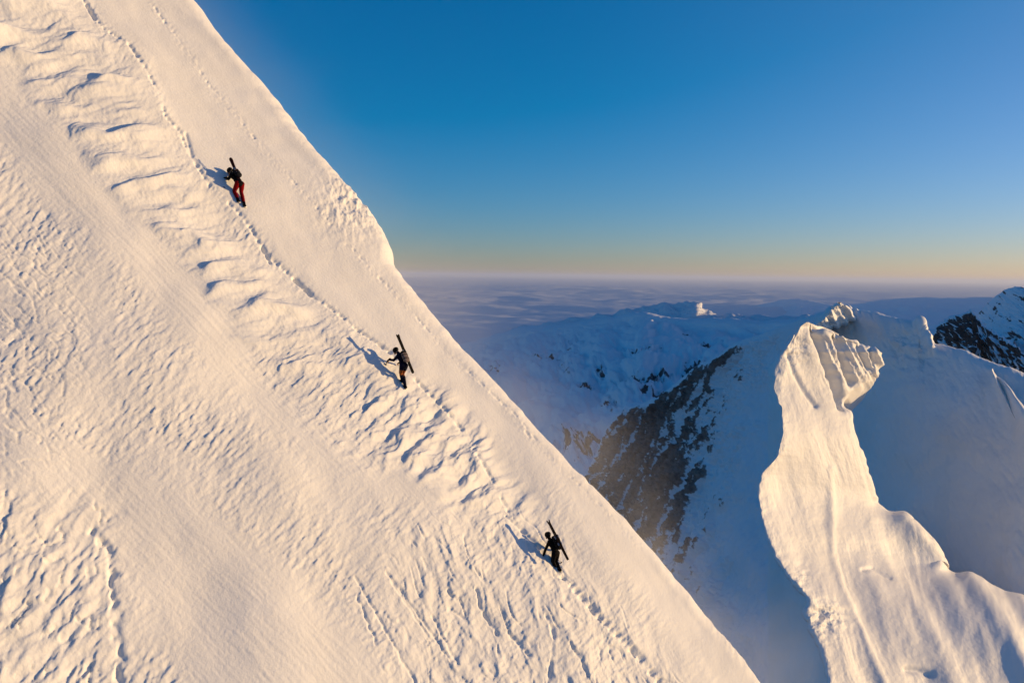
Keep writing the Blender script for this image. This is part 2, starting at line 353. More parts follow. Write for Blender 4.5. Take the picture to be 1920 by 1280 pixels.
dl, _ = dist_poly(gx, gy, [(1705, 1252), (1730, 1254), (1748, 1262)]); disp += -.55*np.exp(-(dl/6)**2)
dl, _ = dist_poly(gx, gy, [(1480, 665), (1490, 700), (1510, 735), (1530, 760)]); disp += -.7*np.exp(-(dl/5)**2)
G = G+disp[..., None]*N
snow_far = snow_mat('ridge snow', 1.2, .10, detail=6)
structure(grid_mesh('snow_ridge', G, snow_far))

# ---- shaded dome behind the ridge
SKY_B = [(1440, 690), (1480, 650), (1510, 622), (1530, 606), (1545, 590), (1556, 578), (1575, 571), (1600, 580), (1640, 588), (1690, 597), (1720, 601), (1732, 618), (1750, 636), (1800, 655), (1850, 672),
         (1900, 691), (1960, 712), (2060, 745), (2200, 790), (2400, 840)]
ysm = lambda x: sum(float(interp(x+o_, SKY_B)) for o_ in range(-120, 121, 20))/13
xs_b = sorted(set([p[0] for p in SKY_B]) | set(range(1450, 2400, 25)))
cols = []
for x, y in [(x_, float(interp(x_, SKY_B))) for x_ in xs_b]:
    d = sum(float(interp(x+o_, [(1440, 320), (1600, 284), (1750, 254), (1900, 226), (2000, 220), (2400, 250)])) for o_ in (-80, -40, 0, 40, 80))/5
    c = [(x+10, y+70, d+80), (x+3, y+8, d+16), (x, y, d+3), (x, y+12, d-3)]
    for t, dd in ((40, -7), (110, -16), (220, -26), (360, -36), (520, -50), (800, -75)):
        c.append((x, y+t+(ysm(x)-y)*min(1, t/150), d+dd))
    cols.append(c)
G, gx, gy = loft(cols, 400, 700)
N = normals(G); N *= np.sign(-(N*G).sum(-1).mean())
ysk = interp(gx, SKY_B)
disp = 1.2*fbm(gx/120, gy/160, 111, 2)+.45*fbm(gx/34, gy/44, 112, 5, .55)+.10*ani(gx, gy, 60, 8, 60, 115, 3)
tip = np.exp(-(np.hypot((gx-1585)/30, (gy-588)/14))**2); disp += tip*2.2*perlin((gx-.4*gy)/9, gy/60, 113)
wall = np.exp(-(np.hypot((gx-1700)/55, (gy-655)/40))**2); disp += wall*2.2*fbm(gx/26, gy/22, 114, 4)
dl, _ = dist_poly(gx, gy, [(1722, 604), (1735, 630), (1748, 655)]); disp += 3.0*np.exp(-(dl/7)**2)
dl, _ = dist_poly(gx, gy, [(1862, 702), (1890, 745), (1920, 805), (1990, 930)]); wr = interp(gy, [(700, 3), (800, 16), (930, 40)])
disp += 6.0*np.exp(-(dl/wr)**2)*sst(gy, 698, 740)
G = G+disp[..., None]*N
structure(grid_mesh('snow_dome', G, snow_far))

# ---- small lit horn on the skyline
rows = []
for y, L, Rr in ((569, 1574, 1577), (573, 1567, 1584), (578, 1561, 1592), (584, 1556, 1598), (590, 1551, 1601), (596, 1546, 1600), (602, 1539, 1592), (608, 1531, 1576), (614, 1524, 1552), (622, 1516, 1528)):
    wd = Rr-L; d = 262; L += 1.5*jag(y, 7, 203)
    rows.append([(L+20, y+10, d+44), (L+3, y+2, d+6), (L, y, d), (L+wd*.3, y, d+wd*.07), (L+wd*.7, y, d+wd*.15), (L+wd, y, d+wd*.2), (L+wd-2, y+5, d+8+wd*.2), (L+wd-10, y+14, d+40)])
G, gx, gy = loft(rows, 120, 120); N = normals(G); N *= np.sign(-(N*G).sum(-1).mean())
structure(grid_mesh('snow_horn', G+(1.0*perlin((gx-.5*gy)/9, gy/60, 204)+.35*fbm(gx/6, gy/7, 205, 3))[..., None]*N, snow_far))

# ---- lit rib on the dome
rows = []
for y, L, wd in ((692, 1858, 2), (700, 1861, 3), (715, 1868, 8), (735, 1878, 18), (760, 1890, 34), (790, 1905, 60), (830, 1926, 100), (880, 1955, 150), (940, 1990, 200), (1000, 2030, 260)):
    d = float(interp(y, [(690, 226), (715, 219), (800, 209), (880, 200), (1000, 192)])); L += 2.5*jag(y, 14, 197)
    rows.append([(L+40, y+14, d+44), (L+4, y+2, d+9), (L, y, d), (L+wd*.3, y, d+1+wd*.05), (L+wd*.7, y, d+2+wd*.13), (L+wd, y-wd*.1, d+3+wd*.2), (L+wd-2, y+10, d+10+wd*.24), (L+wd-20, y+40, d+40+wd*.24)])
G, gx, gy = loft(rows, 120, 160); N = normals(G); N *= np.sign(-(N*G).sum(-1).mean())
structure(grid_mesh('snow_rib', G+(.25*fbm(gx/22, gy/34, 191, 3))[..., None]*N, snow_far))

# ================================================================ rocky mountainside in the middle distance
SKY_R = [(960, 1250), (1010, 1100), (1060, 960), (1090, 900), (1112, 862), (1135, 806), (1160, 772), (1205, 755), (1250, 733), (1290, 700), (1330, 674), (1380, 642), (1440, 618), (1500, 598), (1530, 588), (1580, 580), (1680, 600)]
cols = []
for x, y in SKY_R:
    d = float(interp(x, [(960, 1000), (1110, 880), (1300, 740), (1500, 600), (1680, 520)]))
    c = [(x+10, y+120, d+250), (x, y+12, d+50), (x, y, d+5), (x, y+10, d-6)]
    for t in (.06, .15, .3, .5, .75, 1.0): c.append((x, y+10+t*(1450-y), d*(1-.42*t)))
    cols.append(c)
G, gx, gy = loft(cols, 900, 1100)
N = normals(G); N *= np.sign(-(N*G).sum(-1).mean())
poly_r = interp(gy, [(640, 1400), (690, 1395), (740, 1350), (820, 1352), (900, 1325), (960, 1310), (1040, 1300), (1120, 1330), (1200, 1360)])
warp = 22*fbm(gx/40, gy/40, 121, 3)
inside = 1-sst(gx+1.6*warp, poly_r-100, poly_r+105)
inside *= sst(gy-interp(gx, SKY_R)+.5*warp, -6, 16)*sst(gx, 1050, 1110)
fade = interp(gy, [(600, 1), (980, 1), (1060, .72), (1150, .5), (1250, .3)])
# gullies run down to the left
gl = ani(gx+.4*warp, gy, 121, 17, 230, 122, 4, .5)
gl2 = ani(gx, gy, 112, 7, 34, 123, 3, .6)
ledge = fbm(gx/14, gy/9, 124, 4, .6)
rock = inside*fade*(.56+.75*gl+.40*gl2+.22*ledge)
rock = np.where((gx > 1400) & (gy < 800), rock-.2, rock)
disp = inside*(10*gl+4*gl2+2.5*ledge+1.6*ridged(gx/9, gy/9, 125, 3))+(1-inside)*(4.5*fbm(gx/70, gy/110, 126, 4)+1.2*ani(gx, gy, 112, 12, 60, 127, 4))
edge_f = sst(gy-interp(gx, SKY_R), -5, 30)
G = G+(disp*(.35+.65*edge_f))[..., None]*N
structure(grid_mesh('rocky_mountainside', G, rock_snow_mat('rock and snow', (.10, .078, .07), (.30, .235, .205), .16, 1.4), {'rock': rock}))

# ================================================================ far glacier basin
SKY_F = [(600, 700), (700, 676), (780, 660), (880, 642), (940, 625), (1000, 612), (1060, 606), (1110, 600), (1160, 590), (1200, 583), (1240, 592), (1300, 597), (1400, 599), (1490, 602), (1560, 606), (1700, 612), (1900, 640)]
cols = []
for x, y in SKY_F:
    d = float(interp(x, [(600, 5200), (1000, 4600), (1300, 4000), (1600, 3400), (1900, 3000)]))
    c = [(x, y+40, d+2500), (x, y+4, d+500), (x, y, d+40), (x, y+4, d-60)]
    for t, q in ((.05, .97), (.13, .88), (.28, .74), (.5, .6), (.75, .48), (1.2, .36)): c.append((x, y+4+t*330, d*q))
    cols.append(c)
G, gx, gy = loft(cols, 500, 900)
N = normals(G); N *= np.sign(-(N*G).sum(-1).mean())
ins = np.zeros(gx.shape)
for cx, cy, rx, ry, s in ((1180, 712, 45, 18, 1), (1095, 720, 25, 10, .9), (1240, 705, 30, 14, .8), (1300, 690, 30, 14, .9), (1140, 752, 22, 12, .8), (1060, 690, 30, 30, .45), (1095, 830, 60, 30, .85), (1060, 640, 30, 24, .4), (995, 680, 30, 30, .35), (1290, 625, 16, 6, .55), (1030, 668, 50, 7, .62), (1200, 655, 50, 6, .6), (1330, 650, 40, 8, .7), (1120, 690, 16, 16, .62), (930, 700, 30, 30, .5), (1230, 735, 50, 8, .7)):
    ins = np.maximum(ins, s*np.exp(-(np.hypot((gx-cx)/rx, (gy-cy)/ry))**2))
rock = ins*(.75+.6*fbm(gx/16, gy/7, 131, 4, .6))
disp = 55*fbm(gx/110, gy/46, 132, 4)+28*ins*fbm(gx/12, gy/7, 133, 4)+10*fbm(gx/28, gy/16, 134, 3)
disp *= .25+.75*sst(gy-interp(gx, SKY_F), 0, 30)
G = G+disp[..., None]*N
structure(grid_mesh('glacier_basin', G, rock_snow_mat('far rock and snow', (.03, .03, .032), (.09, .08, .08), .02, 8), {'rock': rock}))

# ================================================================ peaks on the right, far ridge
def peak(name, sk, depths, drop, q, nu, nv, rockf, dispf, m):
    cols = []
    for x, y in sk:
        d = float(interp(x, depths))
        c = [(x, y+drop*.6, d*1.5), (x, y+6, d*1.06), (x, y, d)]
        for t in (.1, .25, .45, .7, 1.0): c.append((x, y+t*drop, d*(1-q*t)))
        cols.append(c)
    G, gx, gy = loft(cols, nu, nv)
    N = normals(G); N *= np.sign(-(N*G).sum(-1).mean())
    ys_ = interp(gx, sk)
    rk = rockf(gx, gy, gy-ys_); ds = dispf(gx, gy, rk)
    G = G+(ds*(.3+.7*sst(gy-ys_, 0, 25)))[..., None]*N
    return structure(grid_mesh(name, G, m, {'rock': rk}))
m_pk = rock_snow_mat('peak rock and snow', (.02, .02, .022), (.075, .068, .065), .03, 5)
peak('rocky_peak', [(1690, 740), (1730, 660), (1752, 622), (1765, 604), (1785, 594), (1805, 588), (1820, 581), (1829, 592), (1842, 606), (1860, 618), (1890, 640), (1930, 668), (2000, 700), (2200, 760)],
     [(1690, 1750), (1820, 1400), (1930, 1150), (2200, 800)], 300, .35, 300, 500,
     lambda x, y, t: sst(t, -2, 6)*(.68+.5*ani(x, y, 60, 9, 30, 141, 4, .6)+.3*fbm(x/7, y/6, 142, 3)),
     lambda x, y, r: 11*ani(x, y, 60, 11, 40, 141, 4, .6)+5*fbm(x/9, y/7, 143, 3), m_pk)
peak('snow_peak', [(1760, 680), (1800, 620), (1835, 588), (1850, 570), (1868, 556), (1885, 545), (1900, 540), (1915, 538), (1940, 543), (1990, 520), (2060, 480), (2200, 430), (2500, 420), (3000, 440), (3600, 500)],
     [(1760, 4600), (1900, 3500), (2200, 2300), (3600, 1300)], 420, .3, 500, 300,
     lambda x, y, t: .22+.5*ani(x, y, 40, 10, 40, 151, 4, .6),
     lambda x, y, r: 15*ani(x, y, 40, 18, 60, 151, 4, .6)+6*fbm(x/12, y/9, 152, 3), m_pk)
m_fr = rock_snow_mat('distant rock and snow', (.03, .03, .035), (.08, .08, .085), .003, 30)
peak('distant_range', [(1180, 625), (1260, 606), (1310, 594), (1345, 582), (1400, 576), (1440, 567), (1475, 561), (1500, 560), (1530, 566), (1570, 572), (1620, 568), (1650, 562), (1720, 558), (1800, 558), (1870, 557), (2000, 556), (2300, 560)],
     [(1180, 30000), (1600, 19500), (2300, 11000)], 70, .35, 700, 200,
     lambda x, y, t: -.2+0*x, lambda x, y, r: 70*fbm(x/40, y/10, 162, 4, .5), m_fr)

# cloud spilling over the crest of the basin
m_cl, nt, b = mat('cloud top'); b.inputs['Roughness'].default_value = 1; b.inputs['Specular IOR Level'].default_value = 0
b.inputs['Base Color'].default_value = (.72, .72, .74, 1)
SKY_C = [(960, 618), (1040, 606), (1110, 596), (1160, 588), (1205, 580), (1250, 576), (1285, 572), (1305, 574), (1330, 588), (1380, 593), (1420, 595), (1500, 598), (1560, 604), (1640, 612)]
cols = []
for x, y in SKY_C:
    d = float(interp(x, [(960, 5300), (1640, 4000)]))
    y -= 4
    cols.append([(x, y+30, d+1500), (x, y+5, d+300), (x, y, d+40), (x, y+4, d-50), (x, y+12, d-150), (x, y+30, d-260), (x, y+70, d-300)])
G, gx, gy = loft(cols, 500, 160); N = normals(G); N *= np.sign(-(N*G).sum(-1).mean())
structure(grid_mesh('cloud_bank', G+(28*fbm(gx/34, gy/9, 181, 4, .5)+2.5*fbm(gx/8, gy/4, 182, 3))[..., None]*N, m_cl))
# ================================================================ sea of cloud to the horizon
th = np.linspace(R(-60), R(75), 500); rr = np.geomspace(2500, 600000, 700)
TH, RR = np.meshgrid(th, rr)
X, Y = RR*np.sin(TH), RR*np.cos(TH)
z = -980+RR**2*0
z = z+(150+RR*.006)*fbm(X/(14000+RR*.1*0), Y/7000, 171, 5, .5)*np.clip(1-RR/90000, .12, 1)+45*fbm(X/1800, Y/1300, 172, 4)
m_cl, nt, b = mat('cloud top'); b.inputs['Roughness'].default_value = 1; b.inputs['Specular IOR Level'].default_value = 0
b.inputs['Base Color'].default_value = (.72, .72, .74, 1)
structure(grid_mesh('cloud_sea', np.stack([X, Y, z], -1), m_cl))
# ================================================================ air
hb = bmesh.new(); bmesh.ops.create_cube(hb, size=1, matrix=Matrix.Translation((0, 310000, -400)) @ Matrix.Diagonal((1800000, 640000, 2000, 1)))
hm_ = bpy.data.meshes.new('haze'); hb.to_mesh(hm_); hb.free(); ho_ = bpy.data.objects.new('haze', hm_); C.objects.link(ho_); structure(ho_, 'stuff')
mh = bpy.data.materials.new('thin air'); mh.use_nodes = True; mh.node_tree.nodes.clear()
pv = mh.node_tree.nodes.new('ShaderNodeVolumePrincipled'); mo = mh.node_tree.nodes.new('ShaderNodeOutputMaterial')
pv.inputs['Color'].default_value = (.72, .76, .84, 1); pv.inputs['Density'].default_value = 0.85e-5; pv.inputs['Anisotropy'].default_value = .2
mh.node_tree.links.new(pv.outputs[0], mo.inputs['Volume']); hm_.materials.append(mh)
# wind-blown snow streaming off the brink
sb = bmesh.new(); bmesh.ops.create_cube(sb, size=1, matrix=Matrix.Translation((EL/2, 5.0, -2.0)) @ Matrix.Diagonal((EL+8, 12.8, 9, 1)))
sm_ = bpy.data.meshes.new('spindrift'); sb.to_mesh(sm_); sb.free(); sp_ = bpy.data.objects.new('spindrift', sm_); C.objects.link(sp_); structure(sp_, 'stuff')
sp_.matrix_world = Matrix([[E1[i], E2[i], np.cross(E1, E2)[i]*(1 if np.cross(E1, E2) @ NP > 0 else -1), EA[i]] for i in range(3)]+[[0, 0, 0, 1]])
ms = bpy.data.materials.new('blown snow'); ms.use_nodes = True; nt = ms.node_tree; nt.nodes.clear()
pv = nt.nodes.new('ShaderNodeVolumePrincipled'); mo = nt.nodes.new('ShaderNodeOutputMaterial'); tc = nt.nodes.new('ShaderNodeTexCoord')
pv.inputs['Color'].default_value = (.92, .90, .88, 1); pv.inputs['Anisotropy'].default_value = .1
mp = nt.nodes.new('ShaderNodeMapping'); mp.inputs['Scale'].default_value = (.30, .12, .3); nt.links.new(tc.outputs['Object'], mp.inputs[0])
nz = nt.nodes.new('ShaderNodeTexNoise'); nz.inputs['Scale'].default_value = 1; nz.inputs['Detail'].default_value = 3; nt.links.new(mp.outputs[0], nz.inputs[0])
m1 = nt.nodes.new('ShaderNodeMapRange'); m1.inputs[1].default_value = .42; m1.inputs[2].default_value = .75; nt.links.new(nz.outputs['Fac'], m1.inputs[0])
sx = nt.nodes.new('ShaderNodeSeparateXYZ'); nt.links.new(tc.outputs['Object'], sx.inputs[0])
def mth(op, a, b_=None):
    m = nt.nodes.new('ShaderNodeMath'); m.operation = op
    for i, v_ in enumerate((a, b_)):
        if v_ is None: continue
        if isinstance(v_, (int, float)): m.inputs[i].default_value = v_
        else: nt.links.new(v_, m.inputs[i])
    return m.outputs[0]
fo = nt.nodes.new('ShaderNodeMapRange'); fo.inputs[1].default_value = 11.0; fo.inputs[2].default_value = 0; fo.interpolation_type = 'SMOOTHSTEP'; nt.links.new(sx.outputs['Y'], fo.inputs[0])
fz = mth('MAXIMUM', mth('SUBTRACT', 1, mth('MULTIPLY', mth('ABSOLUTE', mth('ADD', sx.outputs['Z'], 1.6)), .25)), 0)
near_ = nt.nodes.new('ShaderNodeMapRange'); near_.inputs[1].default_value = 2.2; near_.inputs[2].default_value = .2; near_.interpolation_type = 'SMOOTHSTEP'; nt.links.new(sx.outputs['Y'], near_.inputs[0])
al_ = nt.nodes.new('ShaderNodeMapRange'); al_.inputs[1].default_value = 9; al_.inputs[2].default_value = 38; al_.inputs[3].default_value = .15; al_.inputs[4].default_value = 1.7; nt.links.new(sx.outputs['X'], al_.inputs[0])
dn = mth('MULTIPLY', mth('MULTIPLY', mth('MULTIPLY', fo.outputs[0], fo.outputs[0]), fz), mth('ADD', mth('MULTIPLY', mth('MULTIPLY', m1.outputs[0], al_.outputs[0]), .06), mth('MULTIPLY', near_.outputs[0], .03)))
nt.links.new(dn, pv.inputs['Density']); nt.links.new(pv.outputs[0], mo.inputs['Volume']); sm_.materials.append(ms)
#PEOPLE
# ================================================================ the three climbers
FW = np.array([-.79, .61, 0]); FW /= np.linalg.norm(FW); LF = np.array([FW[1]*-1, FW[0], 0.]); UP = np.array([0, 0, 1.])
def plain(name, col, rough=.6, metal=0, bump=0, bscale=60, var=.12, spec=.06):
    m, nt, b = mat(name); b.inputs['Roughness'].default_value = rough; b.inputs['Specular IOR Level'].default_value = spec; b.inputs['Metallic'].default_value = metal
    tc = nt.nodes.new('ShaderNodeTexCoord'); n = nt.nodes.new('ShaderNodeTexNoise'); n.inputs['Scale'].default_value = bscale; n.inputs['Detail'].default_value = 3
    nt.links.new(tc.outputs['Object'], n.inputs['Vector'])
    r = nt.nodes.new('ShaderNodeValToRGB'); r.color_ramp.elements[0].color = tuple(c*(1-var) for c in col)+(1,); r.color_ramp.elements[1].color = tuple(min(1, c*(1+var)) for c in col)+(1,)
    nt.links.new(n.outputs['Fac'], r.inputs[0]); nt.links.new(r.outputs[0], b.inputs['Base Color'])
    if bump:
        bu = nt.nodes.new('ShaderNodeBump'); bu.inputs['Distance'].default_value = bump; nt.links.new(n.outputs['Fac'], bu.inputs['Height']); nt.links.new(bu.outputs[0], b.inputs['Normal'])
    return m
SKIN = plain('skin', (.52, .30, .20), .5)
BLACK = plain('black shell cloth', (.005, .005, .006), .75, bump=.006, bscale=25)
RED = plain('red trouser cloth', (.20, .002, .005), .7, bump=.006, bscale=25)
NAVY = plain('navy shell cloth', (.004, .005, .018), .75, bump=.006, bscale=25)
ORANGE = plain('orange cloth', (.26, .075, .02), .7)
CHAR = plain('charcoal cloth', (.006, .005, .005), .8, bump=.006, bscale=25)
PLAST = plain('black helmet shell', (.005, .005, .006), .4)
BOOTM = plain('black boot plastic', (.006, .005, .006), .55)
METAL = plain('grey alloy', (.30, .30, .31), .35, .8)
SKI1 = plain('dark brown ski top', (.045, .010, .008), .45)
SKI2 = plain('olive brown ski top', (.034, .024, .011), .45)
SKI3 = plain('black brown ski top', (.018, .009, .007), .45)
PALE = plain('pale grey pack cloth', (.16, .125, .12), .8, bump=.006, bscale=25)
DARKG = plain('dark grey pack cloth', (.014, .014, .017), .8, bump=.006, bscale=25)
HAIR = plain('dark brown hair', (.02, .012, .008), .7, bump=.004, bscale=90)

def unit(v): v = np.asarray(v, float); return v/(np.linalg.norm(v)+1e-12)
class MB:
    """collects shapes, builds ONE mesh object"""
    def __init__(s): s.bm = bmesh.new()
    def ball(s, c, r, ax=None):
        """r: radius or 3 radii along ax (3 unit vectors)"""
        rr = np.ones(3)*r; A = np.eye(3) if ax is None else np.array(ax).T
        M = A @ np.diag(rr); T = Matrix([[*M[0], c[0]], [*M[1], c[1]], [*M[2], c[2]], [0, 0, 0, 1]])
        bmesh.ops.create_icosphere(s.bm, subdivisions=3, radius=1, matrix=T); return s
    def tube(s, pts, rad, n=14, flat=1.0, flatdir=None, caps=True):
        pts = [np.asarray(p, float) for p in pts]; rings = []
        for i, p in enumerate(pts):
            t = unit(pts[min(i+1, len(pts)-1)]-pts[max(i-1, 0)])
            ref = np.asarray(flatdir, float) if flatdir is not None else (UP if abs(t @ UP) < .9 else FW)
            a = unit(ref-t*(ref @ t)); b = np.cross(t, a)
            rings.append([s.bm.verts.new(p+rad[i]*(math.cos(k)*a*flat+math.sin(k)*b)) for k in np.linspace(0, 2*math.pi, n, endpoint=False)])
        for r0, r1 in zip(rings, rings[1:]):
            for k in range(n): s.bm.faces.new((r0[k], r0[(k+1) % n], r1[(k+1) % n], r1[k]))
        if caps: s.bm.faces.new(rings[0][::-1]); s.bm.faces.new(rings[-1])
        return s
    def limb(s, pts, rad, n=14):
        """a smooth tapered limb with rounded ends and joints"""
        q = spline(np.array(pts), 4*(len(pts)-1)+1) if len(pts) > 2 else np.array(pts)
        rr = np.interp(np.linspace(0, len(pts)-1, len(q)), range(len(pts)), rad)
        s.tube(q, rr, n)
        for p, r in zip(pts, rad): s.ball(p, r)
        return s
    def box(s, c, ax, half, bev=.0):
        M = np.array(ax).T @ np.diag(np.array(half)*2); T = Matrix([[*M[0], c[0]], [*M[1], c[1]], [*M[2], c[2]], [0, 0, 0, 1]])
        r = bmesh.ops.create_cube(s.bm, size=1, matrix=T)
        if bev:
            vs = set(r['verts']); es = [e for e in s.bm.edges if e.verts[0] in vs and e.verts[1] in vs]
            bmesh.ops.bevel(s.bm, geom=es, offset=bev, segments=3, profile=.6, affect='EDGES')
        return s
    def build(s, name, m, parent=None, origin=None, voxel=None, smooth=2):
        o0 = np.asarray(parent['org'] if parent is not None and 'org' in parent else (origin if origin is not None else (0, 0, 0)), float)
        bmesh.ops.recalc_face_normals(s.bm, faces=s.bm.faces)
        bmesh.ops.translate(s.bm, verts=s.bm.verts, vec=Vector(-o0))
        me = bpy.data.meshes.new(name); s.bm.to_mesh(me); s.bm.free()
        me.polygons.foreach_set('use_smooth', [True]*len(me.polygons)); me.materials.append(m)
        o = bpy.data.objects.new(name, me); C.objects.link(o)
        if voxel:
            r = o.modifiers.new('Remesh', 'REMESH'); r.mode = 'VOXEL'; r.voxel_size = voxel; r.use_smooth_shade = True
            if smooth: sm = o.modifiers.new('Smooth', 'SMOOTH'); sm.iterations = smooth; sm.factor = .5
        if parent is not None: o.parent = parent
        else: o.location = Vector(o0)
        return o
ORG = {}
def root(name, loc, label, cat, group=None):
    o = bpy.data.objects.new(name, None); C.objects.link(o); o.location = Vector(loc); o.empty_display_size = .2
    o['label'] = label; o['category'] = cat; o['org'] = [float(x) for x in loc]
    if group: o['group'] = group
    return o
def frame(z, hint):
    z = unit(z); y = unit(np.asarray(hint)-z*(np.asarray(hint) @ z)); x = np.cross(y, z); return x, y, z

class Fig:
    def __init__(s, px, py, ref=None):
        s.F = ground(px, py); s.D = float(s.F @ -CM[:, 2])
    def J(s, px, py, b=0., da=0.):
        d = s.D
        for _ in range(6):
            p = ray(px, py)*d; x = p[0]-s.F[0]; a = -(x+.61*b)/.79+da; d = s.D+.61*a-.79*b
        return ray(px, py)*d

def hand(mb, wrist, dirv, palmn, side, curl, scale=1.0, fat=1.0):
    """palm, four fingers and a thumb; curl in radians per joint"""
    d = unit(dirv); pn = unit(np.asarray(palmn)-d*(np.asarray(palmn) @ d)); sd = np.cross(d, pn)*side
    L = .085*scale
    mb.ball(wrist+d*L*.5, (L*.62, .043*scale*fat, .018*scale*fat), (d, sd, pn))
    for i, (ln, off) in enumerate(((.070, .031), (.078, .011), (.073, -.010), (.058, -.030))):
        base = wrist+d*L*(.92-.04*abs(i-1))+sd*off*scale; p = [base-d*.02, base]; v = d.copy(); c = curl*(1+.08*i)
        for seg in (.45, .30, .25):
            v = unit(v*math.cos(c)+pn*math.sin(c)) if seg == .45 else unit(v*math.cos(c)+np.cross(np.cross(v, pn), v)*math.sin(c))
            p.append(p[-1]+v*ln*seg*scale)
        mb.limb(p, [r*scale*fat for r in (.010, .0098, .009, .0082, .0072)], 10)
    t0 = wrist+d*L*.25+sd*.035*scale; v = unit(d*.6+sd*.65+pn*.45); t1 = t0+v*.035*scale; t2 = t1+unit(d*.8+pn*.6+sd*.1)*.03*scale; t3 = t2+unit(d*.6+pn*.8-sd*.2)*.024*scale
    mb.limb([t0, t1, t2, t3], [r*scale*fat for r in (.014, .0115, .010, .0085)], 10)

def make_person(spec):
    g = spec; J = g['J']; fig = g['fig']
    r = root('person', fig.F, g['label'], 'person', None)
    neck, chest, waist, hip, head = J['neck'], J['chest'], J['waist'], J['hip'], J['head']
    look = unit(g['look'])
    tz = unit(neck-hip); tx = unit(LF-tz*(LF @ tz)); ty = np.cross(tz, tx)      # left, back/front axes of the torso
    sh = {1: J['shL'], -1: J['shR']}
    def torso(mb, e):
        mb.ball(hip, (.165+e, .115+e, .13+e), (tx, ty, tz)); mb.ball(waist, (.145+e, .10+e, .15+e), (tx, ty, tz))
        mb.ball(chest, (.175+e, .118+e, .17+e), (tx, ty, tz)); mb.ball((chest+neck)/2, (.15+e, .10+e, .10+e), (tx, ty, tz))
        mb.limb([sh[1], (chest+neck)/2, sh[-1]], [.062+e, .085+e, .062+e])
    def arm(mb, s, e, end=1.0):
        el, wr = J['el'+'RL'[s > 0]], J['wr'+'RL'[s > 0]]
        mb.limb([sh[s], (sh[s]+el)/2, el, el+(wr-el)*.4, el+(wr-el)*end], [.056+e, .048+e, .040+e, .039+e, .028+e])
    def leg(mb, s, e, top=0., end=1.0):
        hj = hip+tx*s*.09-tz*.02; kn, an = J['kn'+'RL'[s > 0]], J['an'+'RL'[s > 0]]
        pts = [hj, (hj+kn)/2, kn, kn+(an-kn)*.35, kn+(an-kn)*end]; rad = [.088+e, .078+e, .057+e, .056+e, .036+e+(1-end)*.02]
        mb.limb(pts, rad)
    # body: one continuous surface
    b = MB(); torso(b, -.012)
    for s in (1, -1):
        arm(b, s, -.012); leg(b, s, -.010)
        el, wr = J['el'+'RL'[s > 0]], J['wr'+'RL'[s > 0]]
        hd = g['hd'+'RL'[s > 0]]; hand(b, wr, hd, g['palm'], s, g['curl'])
        an = J['an'+'RL'[s > 0]]; b.limb([an, an-UP*.06+FW*.02, an-UP*.055+FW*.14], [.034, .038, .026])
    hx, hy, hz = frame(unit(UP*.9+look*-.1+unit(head-neck)*.6), look)    # hy is where the face looks
    b.limb([neck-tz*.03, neck+(head-neck)*.45, head-hz*.03], [.062, .055, .058])
    b.ball(head, (.074, .094, .108), (hx, hy, hz)); b.ball(head-hz*.055+hy*.028, (.052, .060, .060), (hx, hy, hz))
    b.ball(head+hy*.098-hz*.022, (.011, .020, .020), (hx, hy, hz)); b.ball(head+hy*.082-hz*.058, (.024, .014, .008), (hx, hy, hz))
    b.ball(head+hy*.07-hz*.092, (.024, .022, .018), (hx, hy, hz))
    for s in (1, -1): b.ball(head+hx*s*.075-hz*.012, (.009, .018, .030), (hx, hy, hz)); b.ball(head+hx*s*.031+hy*.086+hz*.004, .011)
    b.build('body', SKIN, r, voxel=.0065, smooth=3)
    # clothing
    c = MB(); torso(c, .012); c.limb([neck-tz*.05, neck+(head-neck)*.28], [.085, .066])
    for s in (1, -1): arm(c, s, .010, .96)
    # folds at the elbows and the hem
    for s in (1, -1):
        el, wr, sx = J['el'+'RL'[s > 0]], J['wr'+'RL'[s > 0]], sh[s]
        for q in (.55, .8, 1.1): c.ball(sx+(el-sx)*q, (.052, .052, .020), frame(unit(el-sx)+.2*FW, UP)[0:2]+(unit(el-sx),))
    c.tube([hip-tz*.10, hip-tz*.05, hip+tz*.02], [.155, .168, .165], 20, flat=.74, flatdir=ty)
    c.build('jacket', g['jacket'], r, voxel=.011, smooth=2)
    t = MB(); t.ball(hip-tz*.015, (.168, .12, .12), (tx, ty, tz))
    for s in (1, -1):
        if g.get('shorts'):
            hj = hip+tx*s*.09-tz*.02; kn = J['kn'+'RL'[s > 0]]; t.limb([hj, hj+(kn-hj)*.25, hj+(kn-hj)*.48], [.100, .094, .086])
        else:
            leg(t, s, .016, end=.94)
            kn, an = J['kn'+'RL'[s > 0]], J['an'+'RL'[s > 0]]
            for q in (.12, .62, .8): t.ball(kn+(an-kn)*q, (.068-.012*q, .068-.012*q, .022), frame(unit(an-kn), FW)[0:2]+(unit(an-kn),))
    t.build('shorts' if g.get('shorts') else 'trousers', g['trousers'], r, voxel=.011, smooth=2)
    if g.get('shorts'):
        u = MB()
        for s in (1, -1):
            hj = hip+tx*s*.09-tz*.02; kn, an = J['kn'+'RL'[s > 0]], J['an'+'RL'[s > 0]]
            u.limb([hj+(kn-hj)*.25, hj+(kn-hj)*.6, kn, kn+(an-kn)*.25], [.088, .080, .066, .064])
        u.build('leggings', ORANGE, r, voxel=.011)
        for s in (1, -1):
            kn, an = J['kn'+'RL'[s > 0]], J['an'+'RL'[s > 0]]; q = MB(); q.limb([kn+(an-kn)*.30, kn+(an-kn)*.5, an], [.070, .068, .058]); q.build('gaiter', NAVY, r, voxel=.011)
